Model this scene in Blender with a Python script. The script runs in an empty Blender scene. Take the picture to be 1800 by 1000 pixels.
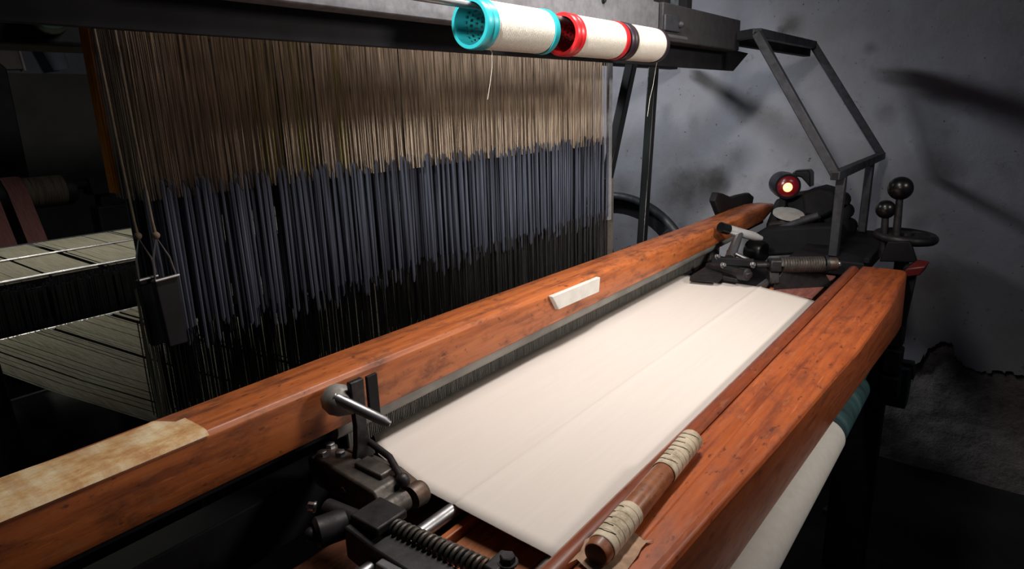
import bpy, math, random
from mathutils import Vector, Matrix, noise
random.seed(7)
scene = bpy.context.scene
COL = scene.collection
# ------------------------------------------------------------------ frame of reference
# everything is laid out in "loom units": x runs along the loom to the wall, y runs back through the
# warp, z up; the camera stands at x=0, y=0.  K and FLOOR bring that to metres above the floor.
K, FLOOR = 0.68, -0.48
def T(p): return Vector((p[0]*K, p[1]*K, (p[2]-FLOOR)*K))
WX = 3.92      # inner face of the wall at the loom end
CAM = Vector((0, 0, 1.55))
# camera orientation from the two vanishing points of the photograph
vp1 = Vector((1812-900, 160-500)); vpz = Vector((1028-900, 4684-500))
F = math.sqrt(-(vp1.x*vpz.x+vp1.y*vpz.y))
AX = Vector((vp1.x, -vp1.y, -F)).normalized()
AZ = -Vector((vpz.x, -vpz.y, -F)).normalized()
AY = AZ.cross(AX)
R = Matrix((AX, AY, AZ))          # camera -> loom
def at(px, py, X=None, Y=None, Z=None):
    d = R @ Vector((px-900, -(py-500), -F))
    t = (X-CAM.x)/d.x if X is not None else (Y-CAM.y)/d.y if Y is not None else (Z-CAM.z)/d.z
    return CAM + d*t

# ------------------------------------------------------------------ materials
MATS = {}
def mat(name, build):
    if name in MATS: return MATS[name]
    m = bpy.data.materials.new(name); m.use_nodes = True
    nt = m.node_tree; b = nt.nodes['Principled BSDF']
    build(nt, b); MATS[name] = m
    return m
def N(nt, t, **k):
    n = nt.nodes.new(t)
    for a, v in k.items():
        if a in n.inputs: n.inputs[a].default_value = v
        else: setattr(n, a, v)
    return n
def coords(nt, scale=(1, 1, 1), rot=(0, 0, 0)):
    tc = N(nt, 'ShaderNodeTexCoord'); mp = N(nt, 'ShaderNodeMapping')
    mp.inputs['Scale'].default_value = scale; mp.inputs['Rotation'].default_value = rot
    nt.links.new(tc.outputs['Object'], mp.inputs['Vector']); return mp.outputs['Vector']
def ntex(nt, vec, scale, detail=4, rough=.55):
    n = N(nt, 'ShaderNodeTexNoise', Scale=scale, Detail=detail, Roughness=rough)
    nt.links.new(vec, n.inputs['Vector']); return n.outputs['Fac']
def ramp(nt, fac, stops):
    r = N(nt, 'ShaderNodeValToRGB'); e = r.color_ramp.elements
    while len(e) < len(stops): e.new(.5)
    for el, (p, c) in zip(e, stops):
        el.position = p; el.color = (*c, 1) if len(c) == 3 else c
    nt.links.new(fac, r.inputs['Fac']); return r.outputs['Color']
def mix(nt, fac, a, b, mode='MIX'):
    m = N(nt, 'ShaderNodeMix', data_type='RGBA', blend_type=mode)
    for sock, v in ((m.inputs[0], fac), (m.inputs[6], a), (m.inputs[7], b)):
        if hasattr(v, 'is_linked'): nt.links.new(v, sock)
        elif isinstance(v, (int, float)): sock.default_value = v
        else: sock.default_value = (*v, 1)
    return m.outputs[2]
def bump(nt, b, h, strength=.2, dist=.002):
    n = N(nt, 'ShaderNodeBump', Strength=strength, Distance=dist)
    nt.links.new(h, n.inputs['Height']); nt.links.new(n.outputs['Normal'], b.inputs['Normal'])
def L(nt, a, b): nt.links.new(a, b)

def wood_m(name, base, dark, light, rough=.38, stretch=(2.2, 26, 26), coat=.25, scuff=.5):
    def f(nt, b):
        v = coords(nt, stretch)
        g = ntex(nt, v, 3.0, 8, .65)
        c = ramp(nt, g, [(.28, dark), (.5, base), (.78, light)])
        v2 = coords(nt, (4, 9, 9)); s = ntex(nt, v2, 3.4, 6, .7)
        sm = ramp(nt, s, [(.50, (0, 0, 0)), (.68, (scuff,)*3)])
        c = mix(nt, sm, c, tuple(x*.30 for x in dark))
        v3 = coords(nt, (7, 90, 90)); s3 = ntex(nt, v3, 2.0, 2, .5)
        sm3 = ramp(nt, s3, [(.70, (0, 0, 0)), (.74, (.30,)*3)])
        c = mix(nt, sm3, c, tuple(min(1, x*1.5+.02) for x in light))
        sp = ntex(nt, coords(nt, (18, 40, 40)), 3.0, 3, .6)
        c = mix(nt, ramp(nt, sp, [(.63, (0, 0, 0)), (.69, (.65,)*3)]), c, tuple(x*.28 for x in dark))
        sp2 = ntex(nt, coords(nt, (12, 55, 55)), 2.3, 2, .5)
        c = mix(nt, ramp(nt, sp2, [(.30, (.22,)*3), (.36, (0, 0, 0))]), c, (.42, .20, .10))
        L(nt, c, b.inputs['Base Color'])
        r = ramp(nt, s, [(.3, (rough*.8,)*3), (.7, (min(1, rough*1.5),)*3)])
        L(nt, r, b.inputs['Roughness'])
        b.inputs['Coat Weight'].default_value = coat; b.inputs['Coat Roughness'].default_value = .28
        bump(nt, b, g, .25, .0015)
    return mat(name, f)
def metal_m(name, col, rough=.45, metallic=.9, grime=.6, rust=None):
    def f(nt, b):
        v = coords(nt, (1, 1, 1)); n = ntex(nt, v, 38, 6, .65)
        c = ramp(nt, n, [(.35, tuple(x*(1-grime) for x in col)), (.62, col)])
        if rust:
            n2 = ntex(nt, v, 17, 5, .7)
            c = mix(nt, ramp(nt, n2, [(.52, (0, 0, 0)), (.66, (.7,)*3)]), c, rust)
        L(nt, c, b.inputs['Base Color'])
        b.inputs['Metallic'].default_value = metallic
        L(nt, ramp(nt, n, [(.3, (min(1, rough*1.5),)*3), (.7, (rough,)*3)]), b.inputs['Roughness'])
        bump(nt, b, n, .2, .001)
    return mat(name, f)
def plain_m(name, col, rough=.6, metallic=0, var=.25, scale=20, emit=None, spec=None, stops=None, trans=0):
    def f(nt, b):
        v = coords(nt); n = ntex(nt, v, scale, 5, .6)
        L(nt, ramp(nt, n, [(.3, tuple(x*(1-var) for x in col)), (.7, tuple(min(1, x*(1+var)) for x in col))]), b.inputs['Base Color'])
        b.inputs['Roughness'].default_value = rough; b.inputs['Metallic'].default_value = metallic
        if spec is not None: b.inputs['Specular IOR Level'].default_value = spec
        if emit: b.inputs['Emission Color'].default_value = (*emit[0], 1); b.inputs['Emission Strength'].default_value = emit[1]
    return mat(name, f)
def strand_m(name, stops, sx=260, rough=.8, axis=(1, .9, .04)):
    """fibres whose colour changes from strand to strand"""
    def f(nt, b):
        v = coords(nt, tuple(a*sx for a in axis)); n = ntex(nt, v, 1.0, 2, .6)
        L(nt, ramp(nt, n, stops), b.inputs['Base Color']); b.inputs['Roughness'].default_value = rough
        b.inputs['Specular IOR Level'].default_value = .25
    return mat(name, f)

W_BEAM = wood_m('varnished_wood', (.37, .084, .020), (.19, .038, .012), (.48, .125, .032), .34, coat=.35)
W_SLEY = wood_m('worn_sley_wood', (.41, .110, .028), (.18, .044, .015), (.53, .165, .044), .42, coat=.15, scuff=.75)
W_RAIL = wood_m('dark_rail_wood', (.21, .047, .016), (.12, .025, .009), (.30, .075, .025), .34, coat=.4)
W_BOARD = wood_m('dusty_board_wood', (.34, .11, .035), (.15, .045, .018), (.42, .16, .06), .5, coat=.05, scuff=.8)
W_STICK = wood_m('handled_stick_wood', (.26, .085, .03), (.13, .04, .016), (.34, .13, .05), .4, (22, 2.2, 26))
W_PINK = wood_m('faded_red_board', (.26, .09, .07), (.15, .05, .04), (.33, .14, .11), .6, coat=0)
M_IRON = metal_m('oily_black_iron', (.055, .053, .055), .42, .75, .6)
M_CAST = metal_m('worn_cast_iron', (.16, .145, .13), .45, .85, .6, (.12, .055, .025))
M_STEEL = metal_m('bright_steel', (.60, .60, .60), .25, 1, .35)
M_ROD = metal_m('grey_steel_rod', (.36, .36, .37), .33, .95, .35)
M_CHROME = metal_m('bright_chrome', (.80, .80, .80), .30, .55, .2)
M_BALL = metal_m('dull_grey_ball', (.42, .40, .37), .5, .6, .4)
M_DARK = plain_m('grimy_black_metal', (.010, .010, .012), .7, .1, .4, spec=.25)
M_BLACK = plain_m('black_painted_iron', (.006, .006, .007), .30, 0, .2)
M_GREYPAINT = metal_m('scuffed_grey_beam_paint', (.17, .17, .185), .55, .15, .35)
M_FRAME = metal_m('dull_grey_steel_tube', (.065, .068, .078), .45, .55, .4)
M_REED = strand_m('reed_wires', [(.3, (.09, .09, .085)), (.55, (.20, .195, .18)), (.8, (.30, .29, .26))], 500, .5)
M_BLOCK = plain_m('chalky_white_block', (.62, .60, .56), .75, 0, .12, 30)
M_TAPE = None
M_TEAL = plain_m('teal_plastic', (.018, .32, .36), .35, 0, .08)
M_RED = plain_m('red_plastic', (.52, .016, .020), .32, 0, .08)
M_PURP = plain_m('dark_plum_plastic', (.02, .012, .018), .4, 0, .1)
M_YRIM = plain_m('pale_yellow_plastic', (.45, .42, .20), .5, 0, .1)
M_THREAD = plain_m('loose_white_thread', (.55, .50, .44), .8, 0, .1)
M_PAPER = plain_m('crumpled_tan_paper', (.38, .24, .15), .8, 0, .35, 60)
M_TEALBOX = plain_m('dark_teal_paint', (.022, .060, .062), .5, 0, .4, 14)
M_REDPAINT = plain_m('red_paint', (.10, .008, .007), .45, 0, .3, 30)
M_COTTON = plain_m('cotton_roll', (.62, .60, .55), .85, 0, .06, 60)

def cloth_build(nt, b):
    v = coords(nt)
    w1 = N(nt, 'ShaderNodeTexWave', Scale=420, Distortion=1.2, Detail=1.0); w1.bands_direction = 'X'; L(nt, v, w1.inputs['Vector'])
    w2 = N(nt, 'ShaderNodeTexWave', Scale=420, Distortion=1.2, Detail=1.0); w2.bands_direction = 'Y'; L(nt, v, w2.inputs['Vector'])
    m = N(nt, 'ShaderNodeMath', operation='MULTIPLY'); L(nt, w1.outputs['Fac'], m.inputs[0]); L(nt, w2.outputs['Fac'], m.inputs[1])
    v2 = coords(nt, (3, 60, 1)); n = ntex(nt, v2, 2.5, 4, .6)
    c = ramp(nt, n, [(.3, (.715, .655, .60)), (.7, (.745, .685, .63))])
    c = mix(nt, .14, c, m.outputs[0], 'MULTIPLY'); L(nt, c, b.inputs['Base Color'])
    b.inputs['Roughness'].default_value = .9; b.inputs['Specular IOR Level'].default_value = .15
    bump(nt, b, m.outputs[0], .15, .0006)
M_CLOTH = mat('plain_woven_cotton', cloth_build)
def yarn_build(nt, b):
    v = coords(nt)
    w = N(nt, 'ShaderNodeTexWave', Scale=95, Distortion=2.2, Detail=3.0); w.inputs['Detail Scale'].default_value = 2.5; L(nt, v, w.inputs['Vector'])
    n = ntex(nt, v, 160, 3, .6)
    f = mix(nt, .5, w.outputs['Color'], n)
    L(nt, ramp(nt, f, [(.2, (.52, .49, .42)), (.6, (.70, .67, .59))]), b.inputs['Base Color'])
    b.inputs['Roughness'].default_value = .85; b.inputs['Specular IOR Level'].default_value = .2
    bump(nt, b, f, .5, .002)
M_YARN = mat('wound_cream_yarn', yarn_build)
def tape_build(nt, b):
    v = coords(nt); n = ntex(nt, v, 45, 6, .7); n2 = ntex(nt, v, 14, 4, .6)
    c = ramp(nt, n, [(.3, (.25, .19, .12)), (.5, (.56, .47, .34)), (.7, (.66, .57, .43))])
    c = mix(nt, ramp(nt, n2, [(.45, (0,)*3), (.8, (.5,)*3)]), c, (.33, .25, .16)); L(nt, c, b.inputs['Base Color'])
    b.inputs['Roughness'].default_value = .7; bump(nt, b, n, .4, .001)
M_TAPE = mat('soiled_cream_tape', tape_build)
def pale_sheet_build(nt, b):
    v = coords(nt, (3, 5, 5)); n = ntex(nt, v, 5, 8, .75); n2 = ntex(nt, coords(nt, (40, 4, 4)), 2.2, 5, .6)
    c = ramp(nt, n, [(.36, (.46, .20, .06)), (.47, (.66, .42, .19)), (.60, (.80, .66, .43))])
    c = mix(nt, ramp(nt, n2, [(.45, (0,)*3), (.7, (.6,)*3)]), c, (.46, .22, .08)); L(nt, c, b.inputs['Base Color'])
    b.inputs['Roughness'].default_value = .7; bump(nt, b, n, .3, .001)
M_PALE_TOP = mat('pale_mottled_cream', pale_sheet_build)

M_CORD = strand_m('tan_harness_cord', [(.30, (.12, .096, .076)), (.46, (.33, .262, .20)), (.62, (.47, .38, .29)), (.74, (.60, .50, .38))], 420)
M_YCORD = strand_m('mustard_harness_cord', [(.3, (.50, .15, .010)), (.6, (.70, .28, .018)), (.8, (.75, .45, .05))], 420)
M_OLIVE = strand_m('olive_harness_cord', [(.3, (.16, .14, .03)), (.7, (.33, .30, .07))], 420)
M_SLEEVE = strand_m('blue_black_sleeve', [(.3, (.026, .030, .042)), (.6, (.055, .064, .092)), (.78, (.095, .108, .145))], 190, .7)
M_LINGO = strand_m('dark_lingo_wire', [(.4, (.012, .012, .013)), (.66, (.026, .025, .024)), (.76, (.07, .066, .05))], 420, .5)
M_WARP = strand_m('ecru_warp_yarn', [(.3, (.22, .20, .15)), (.7, (.36, .34, .27))], 420, .85, (1, .03, .03))
M_DROP = strand_m('black_drop_wire', [(.4, (.006, .006, .007)), (.75, (.016, .016, .017)), (.8, (.10, .11, .10))], 420, .5)
M_PINK = strand_m('dusty_pink_yarn', [(.3, (.12, .048, .048)), (.7, (.20, .095, .09))], 420, .9, (1, .05, .05))
M_ROPE = plain_m('frayed_twine', (.16, .12, .08), .9, 0, .3, 60)

def plaster_build(nt, b):
    v = coords(nt); n = ntex(nt, v, 1.6, 7, .62); n2 = ntex(nt, v, 22, 6, .7); n3 = ntex(nt, v, 60, 2, .5); n4 = ntex(nt, v, 5, 5, .65)
    c = ramp(nt, n, [(.28, (.180, .172, .168)), (.5, (.25, .252, .275)), (.72, (.315, .325, .36))])
    c = mix(nt, ramp(nt, n4, [(.55, (0,)*3), (.78, (.55,)*3)]), c, (.12, .105, .085))
    c = mix(nt, ramp(nt, n2, [(.62, (0,)*3), (.74, (.6,)*3)]), c, (.10, .09, .08))
    c = mix(nt, ramp(nt, n3, [(.72, (0,)*3), (.76, (.8,)*3)]), c, (.035, .03, .03))
    geo = N(nt, 'ShaderNodeNewGeometry')
    for (px, py, rad, amt) in ((1235,325,.22,.85),(1190,335,.18,.6),(1265,318,.12,.8),(1390,45,.09,.7),(1376,55,.05,.8),(1530,85,.05,.5),(1600,330,.30,.35),(1560,195,.10,.4),(1095,330,.14,.5),(1640,300,.2,.3)):
        w_ = T(at(px, py, X=WX))
        d = N(nt, 'ShaderNodeVectorMath', operation='DISTANCE'); L(nt, geo.outputs['Position'], d.inputs[0]); d.inputs[1].default_value = w_
        q = N(nt, 'ShaderNodeMath', operation='MULTIPLY_ADD'); L(nt, n4, q.inputs[0]); q.inputs[1].default_value = rad*1.1; L(nt, d.outputs['Value'], q.inputs[2])
        f_ = ramp(nt, q.outputs[0], [(rad*.62, (amt,)*3), (rad*1.15, (0,)*3)])
        c = mix(nt, f_, c, (.050, .042, .036))
    L(nt, c, b.inputs['Base Color'])
    b.inputs['Roughness'].default_value = .9; bump(nt, b, n2, .4, .006)
M_PLASTER = mat('stained_grey_plaster', plaster_build)
def stone_build(nt, b):
    v = coords(nt); n = ntex(nt, v, 4, 9, .7); n2 = ntex(nt, v, 26, 6, .75)
    c = ramp(nt, n, [(.3, (.10, .088, .08)), (.55, (.21, .19, .175)), (.75, (.32, .30, .28))])
    c = mix(nt, ramp(nt, n2, [(.5, (0,)*3), (.72, (.7,)*3)]), c, (.04, .034, .03)); L(nt, c, b.inputs['Base Color'])
    b.inputs['Roughness'].default_value = .95; bump(nt, b, n2, .8, .02)
M_STONE = mat('crumbling_rubble_masonry', stone_build)
M_FLOOR = plain_m('oil_dark_concrete', (.010, .0095, .011), .75, 0, .5, 5)
M_CEIL = plain_m('sooty_ceiling', (.06, .06, .065), .9, 0, .3, 3)
M_WALLB = plain_m('blue_grey_limewash', (.115, .13, .16), .9, 0, .35, 4)
M_DADO = plain_m('dark_olive_dado', (.050, .050, .047), .8, 0, .25, 6)

# ------------------------------------------------------------------ mesh building
class MB:
    def __init__(s): s.v = []; s.f = []
    def add(s, vs, fs):
        o = len(s.v); s.v += [Vector(p) for p in vs]; s.f += [tuple(i+o for i in f) for f in fs]; return s
    def box(s, lo, hi):
        x0, y0, z0 = lo; x1, y1, z1 = hi
        return s.add([(x0,y0,z0),(x1,y0,z0),(x1,y1,z0),(x0,y1,z0),(x0,y0,z1),(x1,y0,z1),(x1,y1,z1),(x0,y1,z1)],
                     [(0,3,2,1),(4,5,6,7),(0,1,5,4),(1,2,6,5),(2,3,7,6),(3,0,4,7)])
    def bar(s, a, b, w, h, up=(0, 0, 1)):
        a, b = Vector(a), Vector(b); d = (b-a).normalized(); u = Vector(up)
        if abs(d.dot(u)) > .98: u = Vector((0, 1, 0))
        sd = d.cross(u).normalized(); u = sd.cross(d)
        vs = []
        for p in (a, b):
            for i, j in ((-1,-1),(1,-1),(1,1),(-1,1)): vs.append(p+sd*(w/2*i)+u*(h/2*j))
        return s.add(vs, [(0,1,2,3),(7,6,5,4),(0,4,5,1),(1,5,6,2),(2,6,7,3),(3,7,4,0)])
    def tube(s, pts, r, n=12, cap=True):
        pts = [Vector(p) for p in pts]; rs = r if isinstance(r, (list, tuple)) else [r]*len(pts)
        d0 = (pts[1]-pts[0]).normalized(); u = Vector((0,0,1)) if abs(d0.z) < .9 else Vector((1,0,0))
        sd = d0.cross(u).normalized(); vs = []; m = len(pts)
        for i, p in enumerate(pts):
            d = (pts[min(i+1,m-1)]-pts[max(i-1,0)]).normalized()
            sd = (sd-d*sd.dot(d)).normalized(); u = sd.cross(d)
            for k in range(n):
                a = 2*math.pi*k/n; vs.append(p+(sd*math.cos(a)+u*math.sin(a))*rs[i])
        fs = [(i*n+k, i*n+(k+1)%n, (i+1)*n+(k+1)%n, (i+1)*n+k) for i in range(m-1) for k in range(n)]
        if cap: fs += [tuple(range(n-1,-1,-1)), tuple((m-1)*n+k for k in range(n))]
        return s.add(vs, fs)
    def lathe(s, o, d, prof, n=32, closed=False):
        o = Vector(o); d = Vector(d).normalized(); u = Vector((0,0,1)) if abs(d.z) < .9 else Vector((0,1,0))
        sd = d.cross(u).normalized(); u = sd.cross(d); vs = []; m = len(prof)
        for t, r in prof:
            for k in range(n):
                a = 2*math.pi*k/n; vs.append(o+d*t+(sd*math.cos(a)+u*math.sin(a))*max(r, 1e-5))
        rng = range(m) if closed else range(m-1)
        fs = [(i*n+k, i*n+(k+1)%n, ((i+1)%m)*n+(k+1)%n, ((i+1)%m)*n+k) for i in rng for k in range(n)]
        return s.add(vs, fs)
    def ball(s, c, r, n=24):
        return s.lathe(Vector(c)-Vector((0,0,r)), (0,0,1), [(r-r*math.cos(math.pi*i/14), r*math.sin(math.pi*i/14)) for i in range(15)], n)
    def torus(s, c, d, R_, r, n=40, m=12):
        return s.lathe(c, d, [(r*math.sin(2*math.pi*i/m), R_+r*math.cos(2*math.pi*i/m)) for i in range(m)], n, True)
    def prism(s, poly, off):
        poly = [Vector(p) for p in poly]; off = Vector(off); n = len(poly)
        return s.add(poly+[p+off for p in poly], [tuple(range(n-1,-1,-1)), tuple(range(n,2*n))]+[(i,(i+1)%n,n+(i+1)%n,n+i) for i in range(n)])
    def loft(s, rings, cap=True):
        n = len(rings[0]); o = len(s.v)
        s.add([p for r in rings for p in r], [(i*n+k, i*n+(k+1)%n, (i+1)*n+(k+1)%n, (i+1)*n+k) for i in range(len(rings)-1) for k in range(n)])
        if cap: s.f += [tuple(o+k for k in range(n-1,-1,-1)), tuple(o+(len(rings)-1)*n+k for k in range(n))]
        return s
    def grid(s, rows):
        m = len(rows[0]); return s.add([p for r in rows for p in r], [(i*m+j, i*m+j+1, (i+1)*m+j+1, (i+1)*m+j) for i in range(len(rows)-1) for j in range(m-1)])
    def hexbolt(s, c, d, r, h):
        c = Vector(c); d = Vector(d)
        s.lathe(c, d, [(0, 0), (0, r*1.35), (h*.22, r*1.35), (h*.22, 0)], 16)
        return s.lathe(c+d.normalized()*h*.2, d, [(0, 0), (0, r), (h*.7, r), (h*.8, r*.85), (h*.8, 0)], 6)
    def strand(s, pts, r, n=3):
        return s.tube(pts, r, n, False)

import bmesh
def build(name, mb, m, parent=None, bevel=0, smooth=40, props=None):
    W = [T(p) for p in mb.v]
    if parent is None:
        lo = [min(p[i] for p in W) for i in range(3)]; hi = [max(p[i] for p in W) for i in range(3)]
        org = Vector(((lo[0]+hi[0])/2, (lo[1]+hi[1])/2, lo[2]))
    else:
        org = Vector(parent['_org'])
    me = bpy.data.meshes.new(name)
    me.from_pydata([p-org for p in W], [], mb.f)
    bm = bmesh.new(); bm.from_mesh(me); bmesh.ops.recalc_face_normals(bm, faces=bm.faces[:]); bm.to_mesh(me); bm.free()
    me.materials.append(m)
    me.polygons.foreach_set('use_smooth', [True]*len(me.polygons))
    me.set_sharp_from_angle(angle=math.radians(smooth))
    o = bpy.data.objects.new(name, me); COL.objects.link(o)
    o['_org'] = tuple(org)
    if parent is None: o.location = org
    else: o.parent = parent
    if bevel:
        b = o.modifiers.new('bevel', 'BEVEL'); b.width = bevel*K; b.segments = 2; b.limit_method = 'ANGLE'; b.angle_limit = math.radians(35)
    if props:
        for k, v in props.items(): o[k] = v
    return o
def thing(name, label, cat, base, group=None):
    o = bpy.data.objects.new(name, None); COL.objects.link(o)
    w = T(base); o.location = w; o['_org'] = tuple(w); o.empty_display_size = .05
    o['label'] = label; o['category'] = cat
    if group: o['group'] = group
    return o
def tag(o, label, cat, group=None, kind=None):
    o['label'] = label; o['category'] = cat
    if group: o['group'] = group
    if kind: o['kind'] = kind
    return o
def struct(name, mb, m, **k):
    o = build(name, mb, m, **k); o['kind'] = 'structure'; return o

# ------------------------------------------------------------------ the room

struct('floor', MB().box((-3, -3.2, FLOOR-.1), (WX+.4, 6.2, FLOOR)), M_FLOOR)
struct('ceiling', MB().box((-3, -3.2, 3.6), (WX+.4, 6.2, 3.7)), M_CEIL)
struct('wall_left', MB().box((-3.1, -3.2, FLOOR), (-3, 6.2, 3.6)), M_WALLB)
BY = 5.0
wb = struct('wall_back', MB().box((-3, BY, FLOOR), (WX, BY+.1, 3.6)), M_WALLB)
dz = at(100, 130, Y=BY).z
struct('trim_1', MB().box((-3, BY-.02, FLOOR), (WX, BY, dz)), M_DADO)
# rubble wall with the plaster coat broken away near the floor
def rough(y, z): 
    p = Vector((y*3.1, z*3.1, 1.7)); q = Vector((y*11, z*11, 4.2))
    return .030*noise.noise(p)+.022*abs(noise.noise(Vector((y*5, z*9, 9))))+.012*noise.noise(q)
rows = []
zs = [FLOOR+i*.022 for i in range(61)]; ys = [-3.2+i*.045 for i in range(210)]
for z in zs: rows.append([(WX+.035+rough(y, z), y, z) for y in ys])
stone = MB().grid(rows); stone.box((WX+.10, -3.2, FLOOR), (WX+.3, 6.2, 3.6))
wr = struct('wall_right', stone, M_STONE)
edge_px = [(1450,645),(1530,632),(1580,632),(1612,640),(1628,620),(1645,602),(1660,599),(1674,604),(1680,628),(1700,645),(1722,655),(1760,652),(1800,660),(1840,668)]
low = [at(x, y, X=WX) for x, y in edge_px]
low = [(p.y, p.z) for p in low]                      # y falls along this list
def jag(pts):
    out = []
    for (a, b), (c, d) in zip(pts, pts[1:]):
        for k in range(8):
            t = k/8; out.append((a+(c-a)*t+.006*random.uniform(-1,1), b+(d-b)*t+.010*random.uniform(-1,1)))
    return out+[pts[-1]]
prof = sorted(jag([(6.2, low[0][1]-.06), (3.0, low[0][1]+.03), (1.4, low[0][1]-.02)]+low+[(-1.2, low[-1][1]-.05), (-3.2, low[-1][1])]), key=lambda q: -q[0])
pl = MB()
n = len(prof)
front = [(WX, y, z) for y, z in prof]; topr = [(WX, y, 3.6) for y, z in prof]; back = [(WX+.045, y, z-.004) for y, z in prof]
pl.grid([back, front]); pl.grid([front, topr])
build('plaster', pl, M_PLASTER, wr, smooth=5, props={'kind': 'structure'})

# ------------------------------------------------------------------ breast beam (front of the loom)
def beam_ring(x, yf):
    zt, zb = .93, .655
    zb = .70; yb = max(yf-.002, .335-.03*max(0, x-.6)-(.0 if x < 1.9 else .012*(x-1.9)))
    pts = [(.425, zt-.016), (.412, zt-.001), (.372, zt), (.366, zt-.004), (.360, zt), (yf+.014, zt), (yf+.004, zt-.005), (yf, zt-.014), (yb-.003, zb+.02), (yb+.004, zb), (.425, zb)]
    return [Vector((x, y, z)) for y, z in pts]
st = [(.15,.318),(.5,.316),(.72,.311),(.9,.302),(1.17,.286),(1.49,.272),(1.79,.256),(2.2,.252),(2.62,.262),(2.70,.268)]
bb = thing('breast_beam', 'long varnished orange-brown wooden beam along the front of the loom, carrying the taped stick', 'beam', (1.4, .35, .655))
build('beam_body', MB().loft([beam_ring(*s) for s in st]), W_BEAM, bb, .003, 24)
rail = MB()
ring = lambda x: [Vector((x, .425+.017*math.cos(a)+.0, .925+.012*math.sin(a))) for a in [math.radians(d) for d in range(0, 360, 30)]]
rail.loft([[p+Vector((0, .012, -.002)) for p in ring(x)] for x in (.15, .8, 1.5, 2.1, 2.66)])
build('inner_rail', rail, W_RAIL, bb)
build('red_corner', MB().prism([(2.70,.275,.935),(2.70,.215,.952),(2.74,.205,.965),(2.74,.245,.968)], (.0,.012,-.035)), M_REDPAINT, bb, .004, props={'label': 'red painted corner piece'})
pr_ = MB().prism([at(1615,462,X=2.72), at(1588,470,X=2.72), at(1572,560,X=2.72), at(1590,575,X=2.72)], (.05, 0, 0))
build('end_bracket', pr_, M_DARK, bb, .003)

# stick lying on the beam
a, b = Vector((.668, .388, .951)), Vector((1.046, .405, .954))
sd = thing('taped_stick', 'short round wooden stick with cream tape round both ends, lying on the front beam', 'stick', (.86, .40, .93))
dirv = (b-a).normalized(); ln = (b-a).length
P = lambda t: a+dirv*(ln*t)
build('stick', MB().lathe(a, dirv, [(0,0),(0,.0175),(.004,.0195),(ln*.5,.0195),(ln-.006,.018),(ln,.015),(ln,0)], 28), W_STICK, sd)
for t0, t1, k in ((.045, .30, 6), (.635, .985, 8)):
    prof_ = []
    for i in range(k):
        u0 = t0+(t1-t0)*i/k; u1 = t0+(t1-t0)*(i+1)/k
        prof_ += [(ln*u0, .0203), (ln*u0+.0012, .0211), (ln*u1-.001, .0205)]
    prof_.append((ln*t1, .0195))
    ribs = MB().lathe(a, dirv+Vector((0,0,0)), prof_, 28)
    tp = build('tape_wrap', ribs, M_TAPE, sd, smooth=25)
    sp = MB()
    for i in range(1, k):
        u = t0+(t1-t0)*i/k; c = a+dirv*(ln*u); e1 = dirv.cross(Vector((0,0,1))).normalized(); e2 = e1.cross(dirv)
        g0 = random.uniform(-.5, .6); g1 = g0+random.uniform(1.2, 2.2)
        sp.tube([c+dirv*(.004*math.sin(3*g))+(e1*math.cos(g)*-1+e2*math.sin(g))*.0210 for g in [g0+(g1-g0)*q/8 for q in range(9)]], .0006, 5)
    build('grimy_tape_edge', sp, M_DARK, tp)
build('stick_end', MB().lathe(a-dirv*.0008, dirv, [(0,0),(0,.0150),(.001,.0165),(.001,0)], 24), plain_m('dark_end_grain', (.02,.012,.009), .6), sd, props={'label': 'dark end grain of the stick'})
pap = []
for i in range(9):
    row = []
    for j in range(7):
        x = .655+.105*i/8+.006*random.uniform(-1,1); y = .352+.072*j/6+.004*random.uniform(-1,1)
        z = .9318+.0035*abs(random.uniform(0,1)); row.append((x, y, z+(.010*(1-abs(j-4)/3) if j > 3 else 0)*.3))
    pap.append(row)
tag(build('paper_scrap', MB().grid(pap), M_PAPER, smooth=15), 'crumpled tan scrap of tape paper stuck to the beam under the stick', 'paper')

# ------------------------------------------------------------------ cloth, its bars, the roll below
def lerp(p, q, t): return Vector(p)*(1-t)+Vector(q)*t
near = [(.790, .995, .905), (.735, .916, .902), (.702, .78, .9015), (.696, .692, .9016), (.695, .684, .9018), (.695, .678, .9042), (.695, .672, .9016), (.695, .664, .9012), (.694, .58, .897), (.692, .482, .8935)]
far = [(2.335, .995, .905), (2.322, .89, .903), (2.316, .78, .902), (2.314, .686, .9016), (2.314, .678, .9018), (2.314, .672, .9042), (2.314, .666, .9014), (2.314, .658, .9004), (2.314, .58, .892), (2.312, .482, .878)]
# wrap over the front bar and drop behind the breast beam
nb, fb = (.692, .470, .8885), (2.312, .468, .873)
near += [nb, (.692, .462, .880), (.692, .4615, .80), (.692, .44, .64)]
far += [fb, (2.312, .462, .864), (2.312, .4615, .80), (2.312, .44, .64)]
cr = []
for p, q in zip(near, far):
    cr.append([lerp(p, q, i/60) for i in range(61)])
tag(build('woven_cloth', MB().grid(cr), M_CLOTH, smooth=60), 'wide web of plain off-white cotton cloth stretched across the loom', 'cloth')
co = bpy.data.objects['woven_cloth']; so = co.modifiers.new('thick', 'SOLIDIFY'); so.thickness = .0008
tag(build('cloth_bar', MB().tube([(.30, .482, .877), (2.78, .482, .864)], .0125, 18), M_STEEL), 'bright round steel bar the cloth folds over, beside the front beam', 'bar')
tag(build('crease_bar', MB().tube([(.36, .686, .889), (2.45, .686, .889)], .0125, 18), M_ROD), 'grey steel rod under the ridge of the cloth', 'rod')
tag(build('support_board', MB().box((.34, .515, .838), (2.66, .655, .856)), W_BOARD, bevel=.003), 'scuffed orange-brown board running beneath the cloth', 'board')
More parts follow.
